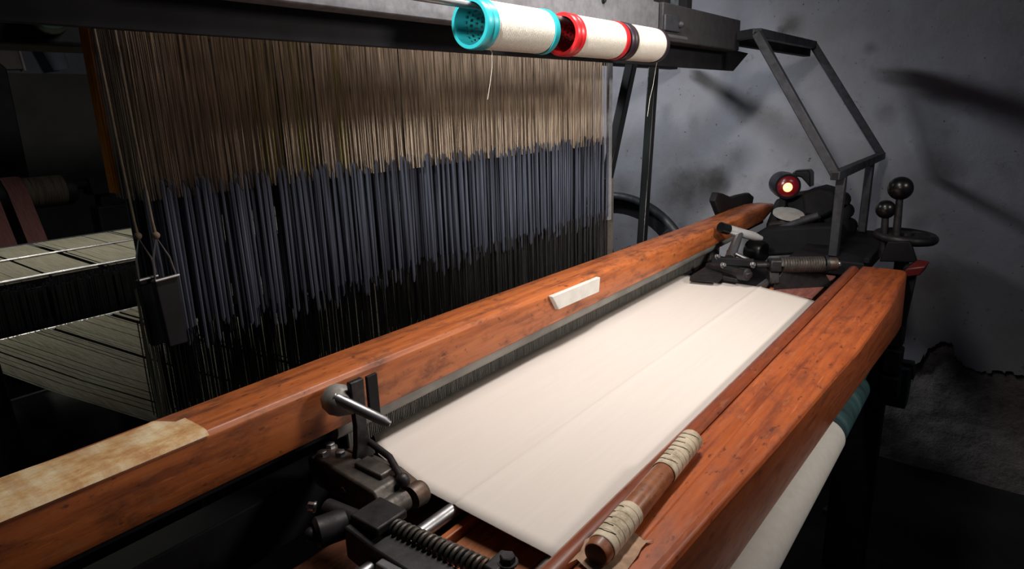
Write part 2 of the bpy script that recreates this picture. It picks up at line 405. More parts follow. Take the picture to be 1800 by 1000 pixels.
tag(build('narrow_slat', MB().box((.36, .658, .845), (2.45, .672, .872)), W_SLEY, bevel=.002), 'narrow orange wooden slat beside the grey rod under the cloth', 'slat')
rl = thing('cloth_roll', 'long white roll of finished cloth under the front beam', 'roll', (1.2, .335, .53))
build('rolled_cloth', MB().lathe((.35, .345, .585), (1, 0, 0), [(0,.035),(0,.058),(1.57,.058),(1.572,.055),(1.572,.03)], 48), M_COTTON, rl)
def bare(nt, b):
    n_ = ntex(nt, coords(nt, (14, 3, 3)), 2, 5, .6)
    L(nt, ramp(nt, n_, [(.38, (.010, .030, .036)), (.56, (.026, .085, .092)), (.74, (.12, .14, .11))]), b.inputs['Base Color']); b.inputs['Roughness'].default_value = .8
build('bare_core', MB().lathe((1.915, .345, .585), (1, 0, 0), [(0,.03),(0,.054),(.42,.052),(.42,.02),(.885,.02)], 40), mat('teal_stained_core', bare), rl, props={'label': 'teal stained end of the roller beyond the cloth'})

# ------------------------------------------------------------------ sley
sl = thing('sley', 'long orange-brown wooden sley beam crossing behind the cloth, with the reed beneath it', 'sley', (1.8, .99, .80))
cap = MB()
xs = [.02, .3, .7, 1.2, 1.9, 2.6, 3.0, 3.2, 3.34, 3.40]
for_r = []
for x in xs:
    s = 0 if x < 3.1 else (x-3.1)/.3
    zt = 1.085-.025*min(1, max(0, x-.9)/1.6)-.020*s*s; zb = .983+.035*s*s; yf = .93+.02*s*s; yb = 1.052-.02*s*s
    for_r.append([Vector((x, y, z)) for y, z in ((yf+.003, zb+.002), (yf, zb+.012), (yf, zt-.010), (yf+.006, zt-.002), (yf+.014, zt), (yb-.016, zt), (yb-.004, zt-.006), (yb, zt-.02), (yb, zb))])
build('hand_rail', cap.loft(for_r), W_SLEY, sl, .003, 45)
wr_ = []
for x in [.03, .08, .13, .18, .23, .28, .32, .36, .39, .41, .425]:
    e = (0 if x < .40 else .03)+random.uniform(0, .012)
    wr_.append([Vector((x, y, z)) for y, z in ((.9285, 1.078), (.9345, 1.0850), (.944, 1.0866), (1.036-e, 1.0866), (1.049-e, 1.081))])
build('pale_top_sheet', MB().grid(wr_), M_PALE_TOP, sl, props={'label': 'pale mottled cream sheet over the near end of the beam'})  # thin sheet giving the near end of the top a mottled cream colour
reed = MB(); 
reed.box((.72, .985, .895), (2.75, .990, 1.0))
for i in range(420):
    x = .74+2.0*i/420; reed.box((x, .982, .90), (x+.0016, .986, .99))
build('reed', reed, M_REED, sl, props={'label': 'grey wire reed behind the edge of the cloth'})
build('reed_frame', MB().box((.02, .968, .955), (3.3, 1.035, .986)).box((.70,.978,.886),(2.75,.995,.90)), M_DARK, sl, .003)
build('reed_cap', MB().tube([(.67,.966,.968),(2.9,.966,.968)], .020, 20), plain_m('dull_grey_reed_cap', (.20,.195,.18), .55, 0, .3, 12), sl)
build('race_board', MB().box((-.2, .99, .77), (2.78, 1.06, .885)), M_DARK, sl, .004)
wbk = [at(975,543,Y=.93), at(963,520,Y=.93), at(1048,486,Y=.93), at(1046,512,Y=.93)]
build('white_block', MB().prism([p+Vector((0,.0,0)) for p in wbk], (0, -.014, 0)), M_BLOCK, sl, .002, props={'label': 'chalky white block fixed to the front of the beam'})
# lower cross rail under the near end
tag(build('cross_rail', MB().bar((-.1, .885, .735), (2.79, .885, .735), .10, .06), wood_m('dark_cross_rail_wood', (.16,.05,.02), (.07,.022,.01), (.22,.08,.03), .5, coat=.1), bevel=.006), 'low brown wooden cross rail under the cloth, near the left temple bracket', 'rail')

# swivel finger standing on the near temple
fg = thing('feeler_finger', 'upright black flat bar with a steel cross rod and ball, above the near temple', 'lever', (.665, .87, .94))
ba = Vector((.662, .868, .945)); tp = at(624, 668, Y=.868)
build('upright_bar', MB().loft([[Vector((c.x+sx*w, c.y+sy*.006, c.z)) for sx, sy in ((-1,-1),(1,-1),(1,1),(-1,1))] for c, w in ((ba, .024), (lerp(ba, tp, .2), .016), (lerp(ba, tp, .45), .012), (lerp(ba, tp, .6), .013), (tp, .015))]), M_IRON, fg, .002)
build('guard_plate', MB().box((.70, .885, 1.0), (.725, .892, 1.085)), M_DARK, fg, .002)
c0 = at(588, 698, Y=.885); c1 = at(686, 745, Y=.80)
build('cross_rod', MB().tube([c0, lerp(c0, c1, .9), c1], [.010, .009, .005], 14), M_ROD, fg)
build('ball_end', MB().lathe(c0-Vector((0,-.032,0)), (c1-c0), [(0,0),(.003,.014),(.012,.024),(.028,.029),(.044,.025),(.058,.015),(.066,.010)], 24), M_BALL, fg)

# ------------------------------------------------------------------ temples
def temple_near():
    t = thing('cloth_temple', 'dark cast-iron cloth temple with bolts and roller at the near edge of the cloth', 'temple', (.63, .83, .90))
    build('body', MB().prism([(.600,.95,.925),(.600,.95,.95),(.60,.90,.955),(.592,.76,.952),(.588,.742,.935),(.590,.745,.90),(.598,.93,.90)], (.052, 0, 0)), M_CAST, t, .004)
    build('side_arm', MB().prism([(.672,.93,.92),(.672,.93,.938),(.664,.79,.945),(.657,.73,.935),(.655,.73,.905),(.668,.86,.905)], (.018,0,0)), M_CAST, t, .003)
    build('roller', MB().lathe((.580,.735,.925), (1,0,0), [(0,0),(0,.016),(.002,.0185),(.055,.0185),(.055,0)], 24), M_CAST, t)
    build('roller_cap', MB().lathe((.643,.728,.925), (1,0,0), [(0,0),(0,.020),(.022,.0215),(.028,.019),(.030,0)], 24), M_CAST, t)
    for c in ((.616,.925,.952), (.634,.897,.953), (.645,.94,.95)): build('bolt', MB().hexbolt(c, (0,.05,1), .0095, .010), M_ROD, t)
    build('side_screw', MB().hexbolt((.600,.842,.925), (-1,0,0), .006, .008), M_STEEL, t)
    build('link_rod', MB().tube([(.676,.865,.972), (.665,.80,.968), (.640,.742,.957)], .0062, 12), M_IRON, t)
    build('rod_knuckle', MB().ball((.640,.741,.956), .0125), M_IRON, t)
    build('tension_block', MB().box((.622,.775,.945), (.655,.845,.962)), M_CAST, t, .003)
    return t
temple_near()
def bracket_near():
    t = thing('temple_bracket', 'black iron spring bracket beside the near temple at the lower edge of the picture', 'bracket', (.56, .62, .85))
    build('carrier', MB().prism([(.522,.752,.932),(.522,.752,.875),(.522,.68,.862),(.522,.42,.850),(.522,.42,.905),(.522,.69,.922)], (.05,0,0)), M_IRON, t, .004)
    build('top_pad', MB().box((.536,.688,.930), (.598,.752,.945)), M_IRON, t, .003)
    sp = MB(); A, B = Vector((.572,.692,.925)), Vector((.590,.515,.918)); d = (B-A); e1 = d.cross(Vector((0,0,1))).normalized(); e2 = e1.cross(d).normalized()
    N_ = 18*14
    sp.tube([A+d*(i/N_)+(e1*math.cos(i*2*math.pi/14)+e2*math.sin(i*2*math.pi/14))*.0125 for i in range(N_+1)], .0034, 7)
    build('coil_spring', sp, M_CAST, t)
    build('spring_rod', MB().tube([A+Vector((0,.03,0)), B-Vector((0,.06,0))], .007, 12), M_IRON, t)
    build('nut', MB().hexbolt(B+Vector((.004,0,0)), d, .015, .02), M_CAST, t)
    build('end_lug', MB().box((.572,.488,.885), (.615,.512,.94)), M_IRON, t, .003)
    build('lug_bolt', MB().hexbolt((.598,.488,.938), (0,0,1), .011, .013), M_IRON, t)
    build('front_plate', MB().box((.508,.50,.895), (.548,.665,.915)), M_GREYPAINT, t, .003)
    p0, p1 = at(575,893,Z=.93), at(640,920,Z=.925)
    build('pivot_bar', MB().tube([p0, lerp(p0,p1,.5), p1], .016, 16), M_IRON, t)
    build('bar_screw', MB().hexbolt(p0+Vector((-.012,.012,.004)), (-.6,.7,.2), .007, .014), M_STEEL, t)
    q0 = at(552,938,Z=.92)
    build('pivot_boss', MB().lathe(q0, (.9,-.35,0), [(0,0),(0,.018),(.006,.024),(.05,.024),(.05,.0)], 24), M_IRON, t)
    build('boss_nut', MB().ball(q0+Vector((-.003,.002,0)), .0115), M_IRON, t)
bracket_near()
def temple_far():
    t = thing('cloth_temple', 'black cast-iron cloth temple with a chrome handle at the far edge of the cloth', 'temple', (2.3, .8, .9))
    g = lambda x, y, Z=.95: at(x, y, Z=Z)
    build('foot', MB().prism([g(1211,494,.915), g(1262,498,.915), g(1270,490,.925), g(1262,480,.935), g(1240,476,.935)], (.03,.01,.012)), M_IRON, t, .003)
    build('arm', MB().bar(g(1245,466), g(1318,484), .035, .022), M_IRON, t, .006)
    build('arm_pivot', MB().lathe(g(1309,482), (-.4,-1,.1), [(-.02,0),(-.02,.022),(.012,.022),(.016,.014),(.016,0)], 20), M_IRON, t)
    build('lower_arm', MB().bar(g(1250,484,.92), g(1300,492,.92), .03, .02), M_IRON, t, .006)
    build('link_plate', MB().bar(g(1325,462), g(1250,458), .02, .03), M_DARK, t, .004)
    for x, y in ((1260,452), (1281,444), (1270,467), (1322,466)): build('bolt', MB().hexbolt(g(x,y,.965), (-.3,-.8,.5), .009, .012), M_ROD, t)
    h0, h1 = at(1268,400,Y=.90), at(1338,419,Y=.80)
    build('handle', MB().tube([h0, lerp(h0,h1,.25), lerp(h0,h1,.8), h1], [.017,.019,.018,.010], 18), M_CHROME, t, props={'label': 'shiny chrome handle'})
    build('handle_grip', MB().tube([h0+(h0-h1)*.02, lerp(h0,h1,.16)], .0215, 18), M_BLACK, t)
    build('handle_stem', MB().tube([lerp(h0,h1,.45), at(1283,455,Y=.84)], [.016,.021], 14), M_ROD, t)
    build('slanted_rod', MB().tube([at(1293,446,Y=.82), at(1322,460,Y=.76)], .008, 12), M_STEEL, t)
    dx = at(1334,442,Y=.90)
    build('black_boss', MB().lathe(dx, (-.3,-1,0), [(-.05,0),(-.05,.050),(.02,.050),(.03,.042),(.03,0)], 28), M_BLACK, t)
    s0, s1 = at(1340,466,Z=.955), at(1475,464,Z=.955)
    t2 = thing('temple_spring', 'dark coil spring rod reaching from the far temple towards the front beam', 'spring', (2.5, .58, .87))
    build('rod', MB().tube([s0-(s1-s0)*.08, s1], .011, 14), M_IRON, t2)
    build('yoke', MB().bar(lerp(s0,s1,.08), lerp(s0,s1,.24), .05, .045), M_IRON, t2, .006)
    build('yoke_foot', MB().bar(lerp(s0,s1,.14)-Vector((0,0,.02)), lerp(s0,s1,.14)-Vector((.01,.01,.07)), .04, .03), M_IRON, t2, .005)
    sp = MB(); A, B = lerp(s0,s1,.24), lerp(s0,s1,.80); d = B-A; e1 = d.cross(Vector((0,0,1))).normalized(); e2 = e1.cross(d).normalized(); N_ = 17*12
    sp.tube([A+d*(i/N_)+(e1*math.cos(i*2*math.pi/12)+e2*math.sin(i*2*math.pi/12))*.0245 for i in range(N_+1)], .0065, 6)
    build('coil', sp, M_CAST, t2)
    build('collar', MB().tube([lerp(s0,s1,.80), lerp(s0,s1,.84)], .033, 20), M_IRON, t2)
    build('end_cap', MB().tube([lerp(s0,s1,.84), lerp(s0,s1,.96)], .025, 20), M_CAST, t2)
    build('tip', MB().ball(lerp(s0,s1,.985), .012, 16), M_ROD, t2)
    pb = lerp(s0,s1,.55)
    build('pedestal', MB().prism([(pb.x-.06,pb.y+.06,.935),(pb.x+.06,pb.y-.05,.935),(pb.x+.085,pb.y-.09,.860),(pb.x-.085,pb.y+.09,.860)], (.05,.03,0)), M_IRON, t2, .004)
temple_far()
tag(build('faded_board', MB().box((2.40,.515,.8565), (2.76,.655,.864)), W_PINK, bevel=.002), 'faded pinkish-red board at the far end beyond the cloth', 'board')
tag(build('loose_rail', MB().bar((2.46,.668,.895), (2.80,.66,.895), .014, .012), M_FRAME, bevel=.002), 'thin grey rail between the far spring and the cloth corner', 'rail')

# ------------------------------------------------------------------ top beam, plate, spools
tag(build('top_beam', MB().box((-.9, .985, 1.725), (2.08, 1.03, 1.86)), M_GREYPAINT, bevel=.004), 'scuffed grey steel beam crossing above the hanging cords, behind the spools', 'beam')
te = thing('beam_end_casting', 'dark grey riveted block at the far end of the top beam', 'casting', (2.45, 1.0, 1.74))
build('block', MB().box((2.09, .975, 1.745), (2.82, 1.05, 1.862)), metal_m('dark_grey_casting', (.045,.043,.048), .55, .3, .4), te, .004)
build('bracket_plate', MB().box((2.09, .966, 1.775), (2.21, .975, 1.825)), M_FRAME, te, .003)
build('rivet', MB().ball((2.20, .962, 1.80), .012, 12), M_FRAME, te)
for x in (2.15, 2.33): build('upright', MB().box((x, 1.0, 1.862), (x+.05, 1.04, 2.6)), M_DARK, te, .003)
build('pale_plate', MB().box((2.205, 1.03, 1.862), (2.33, 1.035, 1.95)), plain_m('mottled_blue_grey_plate', (.12,.15,.16), .5, 0, .5, 25), te)
for x in (.35, .62, .85, 1.2, 1.38, 1.55, 1.72): build('bolt', MB().hexbolt((x, .985, 1.83), (0,-1,0), .007, .008), M_DARK, bpy.data.objects['top_beam'])
pp = MB().prism([(-.9,1.035,1.672),(2.94,1.035,1.672),(3.12,1.035,1.752),(2.95,1.035,1.757),(-.9,1.035,1.757)], (0,.012,0))
tag(build('skirt_plate', pp, M_DARK, bevel=.002), 'dark flat steel plate hanging under the top beam, its right end cut at a slant', 'plate')
hb = MB().bar((2.82,.99,1.83), (3.05,.92,1.82), .03, .03)
tag(build('spool_rod', MB().tube([(.55,.90,1.748), (2.10,.90,1.742)], .0075, 14), M_ROD), 'thin steel rod the yarn spools hang on', 'rod')

def spool(x0, x1, colm, label, first=False, dark=False):
    """yarn tube lying along x, hung on the rod; open hollow tube with holes"""
    t = thing('yarn_spool', label, 'spool', ((x0+x1)/2, .90, 1.66), 'yarn spools on the rod')
    cy, cz = .90, 1.712; Ln = x1-x0; ri, ro, ry = .040, .0435, .0470
    o = (x0, cy, cz); d = (1, 0, 0)
    # perforated tube wall: staggered rows of oval holes left open
    tb = MB(); nx, na = 56, 96
    def wallp(i, j, r): 
        a = 2*math.pi*j/na; return (x0+.010+(Ln-.02)*i/nx, cy+r*math.cos(a), cz+r*math.sin(a))
    keep = lambda i, j: not ((i % 4 in (1, 2)) and ((j+(2 if (i//4) % 2 else 0)) % 4 in (0, 1)) and 2 < i < nx-2)
    vs = [wallp(i, j, ri) for i in range(nx+1) for j in range(na)]
    fs = [(i*na+j, i*na+(j+1)%na, (i+1)*na+(j+1)%na, (i+1)*na+j) for i in range(nx) for j in range(na) if keep(i, j)]
    tb.add(vs, fs)
    build('tube', tb, colm, t, smooth=60)
    for xe, sgn in ((x0, 1), (x1, -1)):
        if sgn == 1: prof_ = [(.0,.0405),(.0,.0475),(.003,.0495),(.016,.0495),(.018,.0475),(.020,.0475),(.022,.0490),(.036,.0490),(.036,.0405)]
        else: prof_ = [(.0,.0405),(.0,.0470),(.003,.0490),(.020,.0490),(.020,.0405)]
        build('rim', MB().lathe((xe,cy,cz), (sgn,0,0), prof_, 64, True), colm, t, smooth=40)
    build('yarn_winding', MB().lathe((x0,cy,cz), d, [(.036,.042),(.036,.0465),(.05,.0472),(Ln-.03,.0472),(Ln-.021,.0465),(Ln-.021,.042)], 64), M_YARN, t)
    return t
s1 = spool(1.045, 1.302, M_TEAL, 'cream yarn spool with turquoise rims, nearest of the three on the rod')
s2 = spool(1.374, 1.636, M_RED, 'cream yarn spool with bright red rims, middle one on the rod')
s3 = spool(1.646, 1.880, M_PURP, 'cream yarn spool with a dark rim, farthest on the rod beside the beam end')
build('yellow_rim_edge', MB().lathe((1.676,.90,1.712), (1,0,0), [(0,.044),(0,.0490),(.010,.0485),(.010,.044)], 64, True), M_YRIM, s3)
def hangthread(parent, pts, r=.00055):
    out = []
    for i in range(len(pts)-1):
        for k in range(5): out.append(lerp(pts[i], pts[i+1], k/5))
    out.append(Vector(pts[-1])); build('loose_thread', MB().tube(out, r, 5), M_THREAD, parent)
hangthread(s1, [at(x, y, Y=.885) for x, y in ((858,82),(865,92),(865,118),(861,150),(857,175))])
hangthread(s3, [at(x, y, Y=.89) for x, y in ((1158,95),(1153,118),(1148,150),(1142,175),(1138,205))])
build('spool_bore', MB().lathe((1.306,.90,1.712), (1,0,0), [(0,.0075),(0,.012),(.014,.012),(.014,.0075)], 20, True), M_DARK, s1)

# ------------------------------------------------------------------ jacquard harness
HX0, HX1 = .505, 2.118
hz = lambda a, b: random.uniform(a, b)
hn = thing('jacquard_harness', 'curtain of hanging tan cords with dark blue lower sleeves behind the sley', 'harness', (1.3, 1.25, .92))
cords = MB(); olive = MB()
for row in range(7):
    y = 1.195+row*.020
    for i in range(330):
        if random.random() < .13: continue
        x = HX0+(HX1-HX0)*(i+.5*(row % 2)+hz(-.35,.35))/330
        x2 = x+hz(-.004,.004); yy = y+hz(-.004,.004)
        tgt = olive if (row < 2 and (abs(x-.80) < .05 or abs(x-.93) < .04) and random.random() < .22) else cords
        tgt.strand([(x2, yy, 1.80), (x+hz(-.001,.001), yy, 1.60), (x, yy, 1.41)], hz(.0008,.0016))
build('tan_cords', cords, M_CORD, hn, props={'kind': 'stuff'})
build('olive_cords', olive, M_OLIVE, hn, props={'kind': 'stuff', 'label': 'a few olive yellow cords'})
yel = MB()
for i in range(22):
    y = 1.285+.035*random.random(); x = .500+hz(-.003,.004)
    yel.strand([(x+.002, y, 1.80), (x, y+hz(-.004,.004), 1.60), (x+hz(-.003,.003), y, 1.42)], hz(.0009,.0017))
build('mustard_cords', yel, M_YCORD, hn, props={'kind': 'stuff', 'label': 'mustard orange cords at the left edge'})
slv = MB(); 
for row in range(6):
    y = 1.19+row*.024
    n_ = 135
    for i in range(n_):
        if random.random() < .10: continue
        x = HX0+.004+(HX1-HX0-.006)*(i+hz(-.38,.38)+.5*(row % 2))/n_; yy = y+hz(-.006,.006)
        zt = 1.428+hz(-.014,.010); zb = 1.145+hz(-.030,.022); s_ = hz(-.004,.004); r_ = hz(.0022,.0046)
        slv.tube([(x, yy, zt+.008), (x, yy, zt), (x+s_*.5, yy, (zt+zb)/2), (x+s_, yy, zb+.008), (x+s_, yy, zb)], [r_*.3, r_, r_*1.05, r_, r_*.3], 6)
build('dark_sleeves', slv, M_SLEEVE, hn, props={'kind': 'stuff', 'label': 'blue-black sleeves on the lower part of the cords'})
lg = MB()
for row in range(7):
    y = 1.19+row*.022
    for i in range(280):
        if random.random() < .12: continue
        x = HX0+(HX1-HX0)*(i+hz(-.4,.4))/280; yy = y+hz(-.006,.006)
        lg.strand([(x, yy, 1.17), (x+hz(-.002,.002), yy, 1.05), (x+hz(-.003,.003), yy, .80)], hz(.0009,.0017))
build('lingo_wires', lg, M_LINGO, hn, props={'kind': 'stuff'})
pale = MB()
for i in range(14):
    y = 1.245+.05*random.random(); x = .497+hz(-.004,.010)
    pale.strand([(x, y, 1.24), (x+hz(-.003,.003), y, 1.1), (x+hz(-.004,.004), y, .93)], .0011)
build('pale_edge_cords', pale, M_WARP, hn, props={'kind': 'stuff', 'label': 'pale green-grey cords at the lower left edge'})
# cloth weights hung at the near corner
def weight(px, wdt, label, y0):
    t = thing('hanging_weight', label, 'weight', (at(px, 560, Y=y0).x, y0, 1.09), 'hanging weights at the near corner of the cords')
    c = at(px, 490, Y=y0); w = wdt
    build('block', MB().prism([(c.x-w,y0,c.z),(c.x+w,y0,c.z+.002),(c.x+w*.92,y0,c.z-.125),(c.x-w*.75,y0,c.z-.125)], (0,.018,0)), M_DARK, t, .003)
    k = Vector((c.x-.006, y0-.002, c.z+.075))
    build('wire_loop', MB().tube([(c.x-w*.85,y0+.004,c.z), lerp((c.x-w,y0,c.z), k, .5)+Vector((-.004,0,0)), k, lerp((c.x+w,y0,c.z), k, .5)+Vector((.003,0,0)), (c.x+w*.9,y0+.004,c.z)], .0018, 8), M_ROD, t)
    build('hook_bar', MB().tube([(c.x-w,y0-.003,c.z+.001), (c.x+w,y0-.003,c.z+.003)], .0028, 8), M_ROD, t)
    build('knotted_cord', MB().tube([(k.x-.008,y0,1.72), (k.x-.005,y0,1.52), (k.x-.001,y0,k.z+.03), k], [.002,.0022,.0022,.003], 8), M_ROPE, t)
    build('knot', MB().ball(k+Vector((0,0,.004)), .0065, 14), M_ROPE, t)
weight(293, .021, 'black slab weight on a wire loop in front of the cords, right of the pair', 1.165)
weight(262, .018, 'black slab weight on a wire loop beside the cords, left of the pair', 1.205)
tag(build('harness_guide_bar', MB().box((2.126,1.19,1.13), (2.150,1.20,1.72)), metal_m('pale_guide_metal', (.30,.31,.34), .5, .4, .4)), 'pale flat metal strip at the right edge of the hanging cords', 'bar')
tag(build('rusty_post', MB().box((2.140,1.20,FLOOR), (2.185,1.235,1.28)), metal_m('brownish_post_steel', (.15,.13,.115), .55, .4, .4)), 'brownish grey post below the pale strip, behind the wooden sley', 'post')

# ------------------------------------------------------------------ warp behind the harness
sheet = MB(); gaps = [(.62,.632),(.755,.785),(.93,.938),(1.02,1.045)]
for i in range(620):
    x = .33+1.85*i/620
    if random.random() < .04: continue
    g = any(a_ < x < b_ for a_, b_ in gaps)
    if g and random.random() < .6: continue
    sheet.strand([(x, 2.18, 1.116), (x+hz(-.001,.001), 2.53, 1.121), (x, 2.80, 1.122)], .0017, 4)
tag(build('upper_warp', sheet, M_WARP), 'flat sheet of ecru warp yarns behind the cords, lit at upper left', 'yarn', kind='stuff')
low_ = MB(); g2 = [(.56,.575),(.70,.724),(.735,.742)]
for i in range(560):
    x = .345+1.75*i/560
    if random.random() < .02: continue
    if any(a_ < x < b_ for a_, b_ in g2) and random.random() < .92: continue
    dzz = hz(-.002,.002)
    xt = HX0-.005+(HX1-HX0)*i/560
    low_.strand([(x, 2.06, .998+dzz), ((x+xt)/2, 1.62, .978+dzz), (xt, 1.25, .965+dzz), (xt+.24-.18*i/560, .992, .915)], .0020, 4)
tag(build('lower_warp', low_, M_WARP), 'sheet of greenish ecru warp yarns slanting down to the sley at left', 'yarn', kind='stuff')
for i, (y, z, r, lab) in enumerate(((2.52, 1.125, .0045, 'shiny lease rod lying across the middle of the upper warp sheet'), (2.19, 1.122, .0045, 'shiny lease rod along the front edge of the upper warp sheet'), (2.065, .992, .008, 'pale steel rod under the top edge of the lower warp sheet'))):
    tag(build('lease_rod', MB().tube([(.25,y,z), (2.82,y,z)], r, 12), M_STEEL), lab, 'rod', 'lease rods under the warp')
tag(build('back_rest', MB().tube([(.2,2.83,1.095), (2.82,2.83,1.095)], .028, 20), M_FRAME), 'round back rest roller behind the upper warp sheet', 'roller')
dr = MB()
for row in range(3):
    for i in range(330):
        x = .30+1.85*(i+hz(-.3,.3))/330; y = 2.155-.018*row+hz(-.004,.004); zt = 1.104+hz(-.006,.014); zb = .99+hz(-.02,.008)
        if random.random() < .06 or .565 < x < .60 and zt > 1.10 and random.random() < .7: continue
        dr.box((x, y, zb), (x+.0046, y+.0012, zt))
dr.box((.30, 2.165, 1.0), (2.15, 2.17, 1.095))
tag(build('drop_wires', dr, M_DROP), 'black fringe of drop wires hanging below the upper warp sheet', 'drop wires', kind='stuff')
fr = MB()
for i in range(60):
    x = .20+.25*(i+hz(-.3,.3))/60; fr.box((x, 1.90, .93+hz(-.015,.01)), (x+.003, 1.902, .99))
tag(build('low_drop_wires', fr, M_DROP), 'short dark fringe hanging under the lower warp at the left edge', 'drop wires', kind='stuff')

# ------------------------------------------------------------------ left background
rr = thing('ribbon_roller', 'dark roller with a journal at its end behind the warp, pink yarn passing over it', 'roller', (1.1, 3.8, 1.15))
e_ = at(128, 325, Y=3.8)
build('drum', MB().lathe((e_.x-1.6,3.8,e_.z-.02), (1,0,0), [(0,0),(0,.075),(1.58,.075),(1.6,.06),(1.6,0)], 32), M_IRON, rr)
build('journal', MB().tube([(e_.x,3.8,e_.z-.0), (e_.x+.10,3.8,e_.z-.0)], .025, 14), M_DARK, rr)
build('tin_band', MB().lathe((e_.x-.25,3.8,e_.z-.02), (1,0,0), [(0,.074),(0,.0765),(.2,.0765),(.2,.074)], 32), strand_m('streaked_yarn_band', [(.3,(.03,.027,.022)),(.7,(.12,.10,.07))], 300, .7, (1,.05,.05)), rr)
pd = thing('roller_stand', 'dark iron stand holding the end of the ribbon roller', 'stand', (e_.x+.1, 3.8, FLOOR))
build('bearing', MB().box((e_.x+.06,3.74,e_.z-.06), (e_.x+.17,3.86,e_.z+.03)), M_DARK, pd, .008)
build('column', MB().box((e_.x+.075,3.75,FLOOR), (e_.x+.30,3.87,e_.z-.12)), M_DARK, pd, .01)
build('neck', MB().box((e_.x+.10,3.76,e_.z-.13), (e_.x+.15,3.84,e_.z-.05)), M_DARK, pd, .005)
for q, lab in (((10,320,45,318,52,432,84,422), 'dusty pink band of yarns coming down from the roller, right one'), ((-42,330,-8,328,-6,440,33,436), 'dusty pink band of yarns at the left edge of the picture')):
    bd = MB(); y0_ = 3.70; y1_ = 3.45
    tl, tr, bl_, br_ = at(q[0],q[1],Y=y0_), at(q[2],q[3],Y=y0_), at(q[4],q[5],Y=y1_), at(q[6],q[7],Y=y1_)
    for i in range(60):
        u = i/60; tq = lerp(tl, tr, u); bq = lerp(bl_, br_, u)
        bd.strand([(tq.x, 3.89, e_.z+.02), (tq.x, 3.83, e_.z+.062), (tq.x, 3.77, e_.z+.062), (tq.x, y0_, e_.z+.005), (bq.x, bq.y, bq.z)], .0017, 4)
    tag(build('pink_yarn_band', bd, M_PINK), lab, 'yarn', group='pink yarn bands on the left roller', kind='stuff')
tag(build('rear_upright', MB().prism([at(-60,60,Y=4.1), at(12,120,Y=4.1), at(56,330,Y=4.1), at(78,440,Y=4.1), Vector((at(40,600,Y=4.1).x,4.1,FLOOR)), Vector((at(-60,600,Y=4.1).x,4.1,FLOOR))], (0,.08,0)), M_DARK, bevel=.006), 'black frame upright at the left edge behind the pink yarn', 'upright')
tag(build('door_leaf', MB().prism([at(-40,10,Y=4.96), at(12,12,Y=4.96), at(46,122,Y=4.96), at(-40,124,Y=4.96)], (0,.03,0)), plain_m('dark_brown_paint', (.045,.032,.028), .5, 0, .4), bevel=.004), 'dark brown panel with a pale edge at the upper left corner', 'panel')
build('edge_strip', MB().bar(at(12,14,Y=4.95), at(44,124,Y=4.95), .010, .02), plain_m('pale_worn_edge', (.30,.24,.22), .6), bpy.data.objects['door_leaf'], props={'label': 'thin pale worn edge strip'})
tag(build('rear_head_beam', MB().box((-.2,1.62,1.70), (.73,1.78,1.86)), M_DARK, bevel=.01), 'black overhead beam at the upper left behind the cords', 'beam')
tag(build('rear_shaft', MB().box((.735,1.67,1.735), (3.80,1.72,1.785)), M_DARK, bevel=.004), 'black overhead bar behind the hanging cords, hidden by the top beam', 'bar')
pt = at(74, 24, Y=1.6)
tag(build('teal_motor', MB().lathe((pt.x,1.56,pt.z), (.3,1,0), [(-.02,0),(-.02,.034),(.0,.038),(.14,.038),(.14,0)], 28), M_TEALBOX), 'dark teal drum under the overhead beam at upper left', 'motor')
tag(build('low_floor_beam', MB().box((-.6,1.75,.30), (1.3,1.85,.42)), M_DARK, bevel=.006), 'black floor-level frame bar in the dark gap at lower left', 'bar')
tag(build('near_frame_post', MB().prism([at(-60,600,Y=1.55), at(2,640,Y=1.55), at(48,800,Y=1.55), at(70,900,Y=1.55), at(-60,900,Y=1.55)], (0,.06,0)), M_DARK, bevel=.006), 'black frame post at the lower left edge beside the slanting warp', 'post')
tag(build('warp_drum', MB().lathe(at(40,700,Y=2.0)+Vector((-.5,0,-.12)), (1,0,0), [(0,0),(0,.12),(1.5,.12),(1.5,0)], 40), plain_m('grey_green_drum_paint', (.06,.068,.062), .6)), 'dim grey-green warp drum in the gap under the slanting warp', 'drum')
tag(build('wall_pipe', MB().tube([at(62,50,Y=4.85), at(88,75,Y=4.85), at(108,122,Y=4.85)], [.05,.06,.045], 16), M_WALLB), 'blue-grey bent duct against the back wall at upper left', 'pipe')

# ------------------------------------------------------------------ far end of the loom, right
tf = thing('tube_frame', 'slanted rectangular frame of grey square steel tube on two legs by the wall', 'frame', (3.2, .7, .9))
A_, B_, C_, D_ = at(1330,58,X=2.75), None, None, at(1470,308,X=2.75)
B_ = Vector((at(1430,76,Y=A_.y).x, A_.y, A_.z)); C_ = Vector((at(1550,272,Y=D_.y).x, D_.y, D_.z))
for p, q in ((A_, B_), (B_, C_), (C_, D_+(D_-C_)*.02), (D_, A_)): build('tube', MB().bar(p, q, .034, .034), M_FRAME, tf, .003)
build('tube_mouth', MB().box((D_.x-.025, D_.y-.011, D_.z-.011), (D_.x-.0205, D_.y+.011, D_.z+.011)), M_BLACK, tf)
for px in (1480, 1527):
    xx = at(px, 310, Y=D_.y).x
    build('leg', MB().bar((xx, D_.y, D_.z-.01), (xx-.01, D_.y, .926), .040, .034), M_FRAME, tf, .003)
build('rear_bar', MB().bar(A_, (2.82, 1.0, A_.z-.0), .034, .034), M_FRAME, tf, .003)
build('rear_rail', MB().bar((2.82, 1.03, 1.80), (3.66, .92, 1.775), .035, .05), M_DARK, tf, .003)
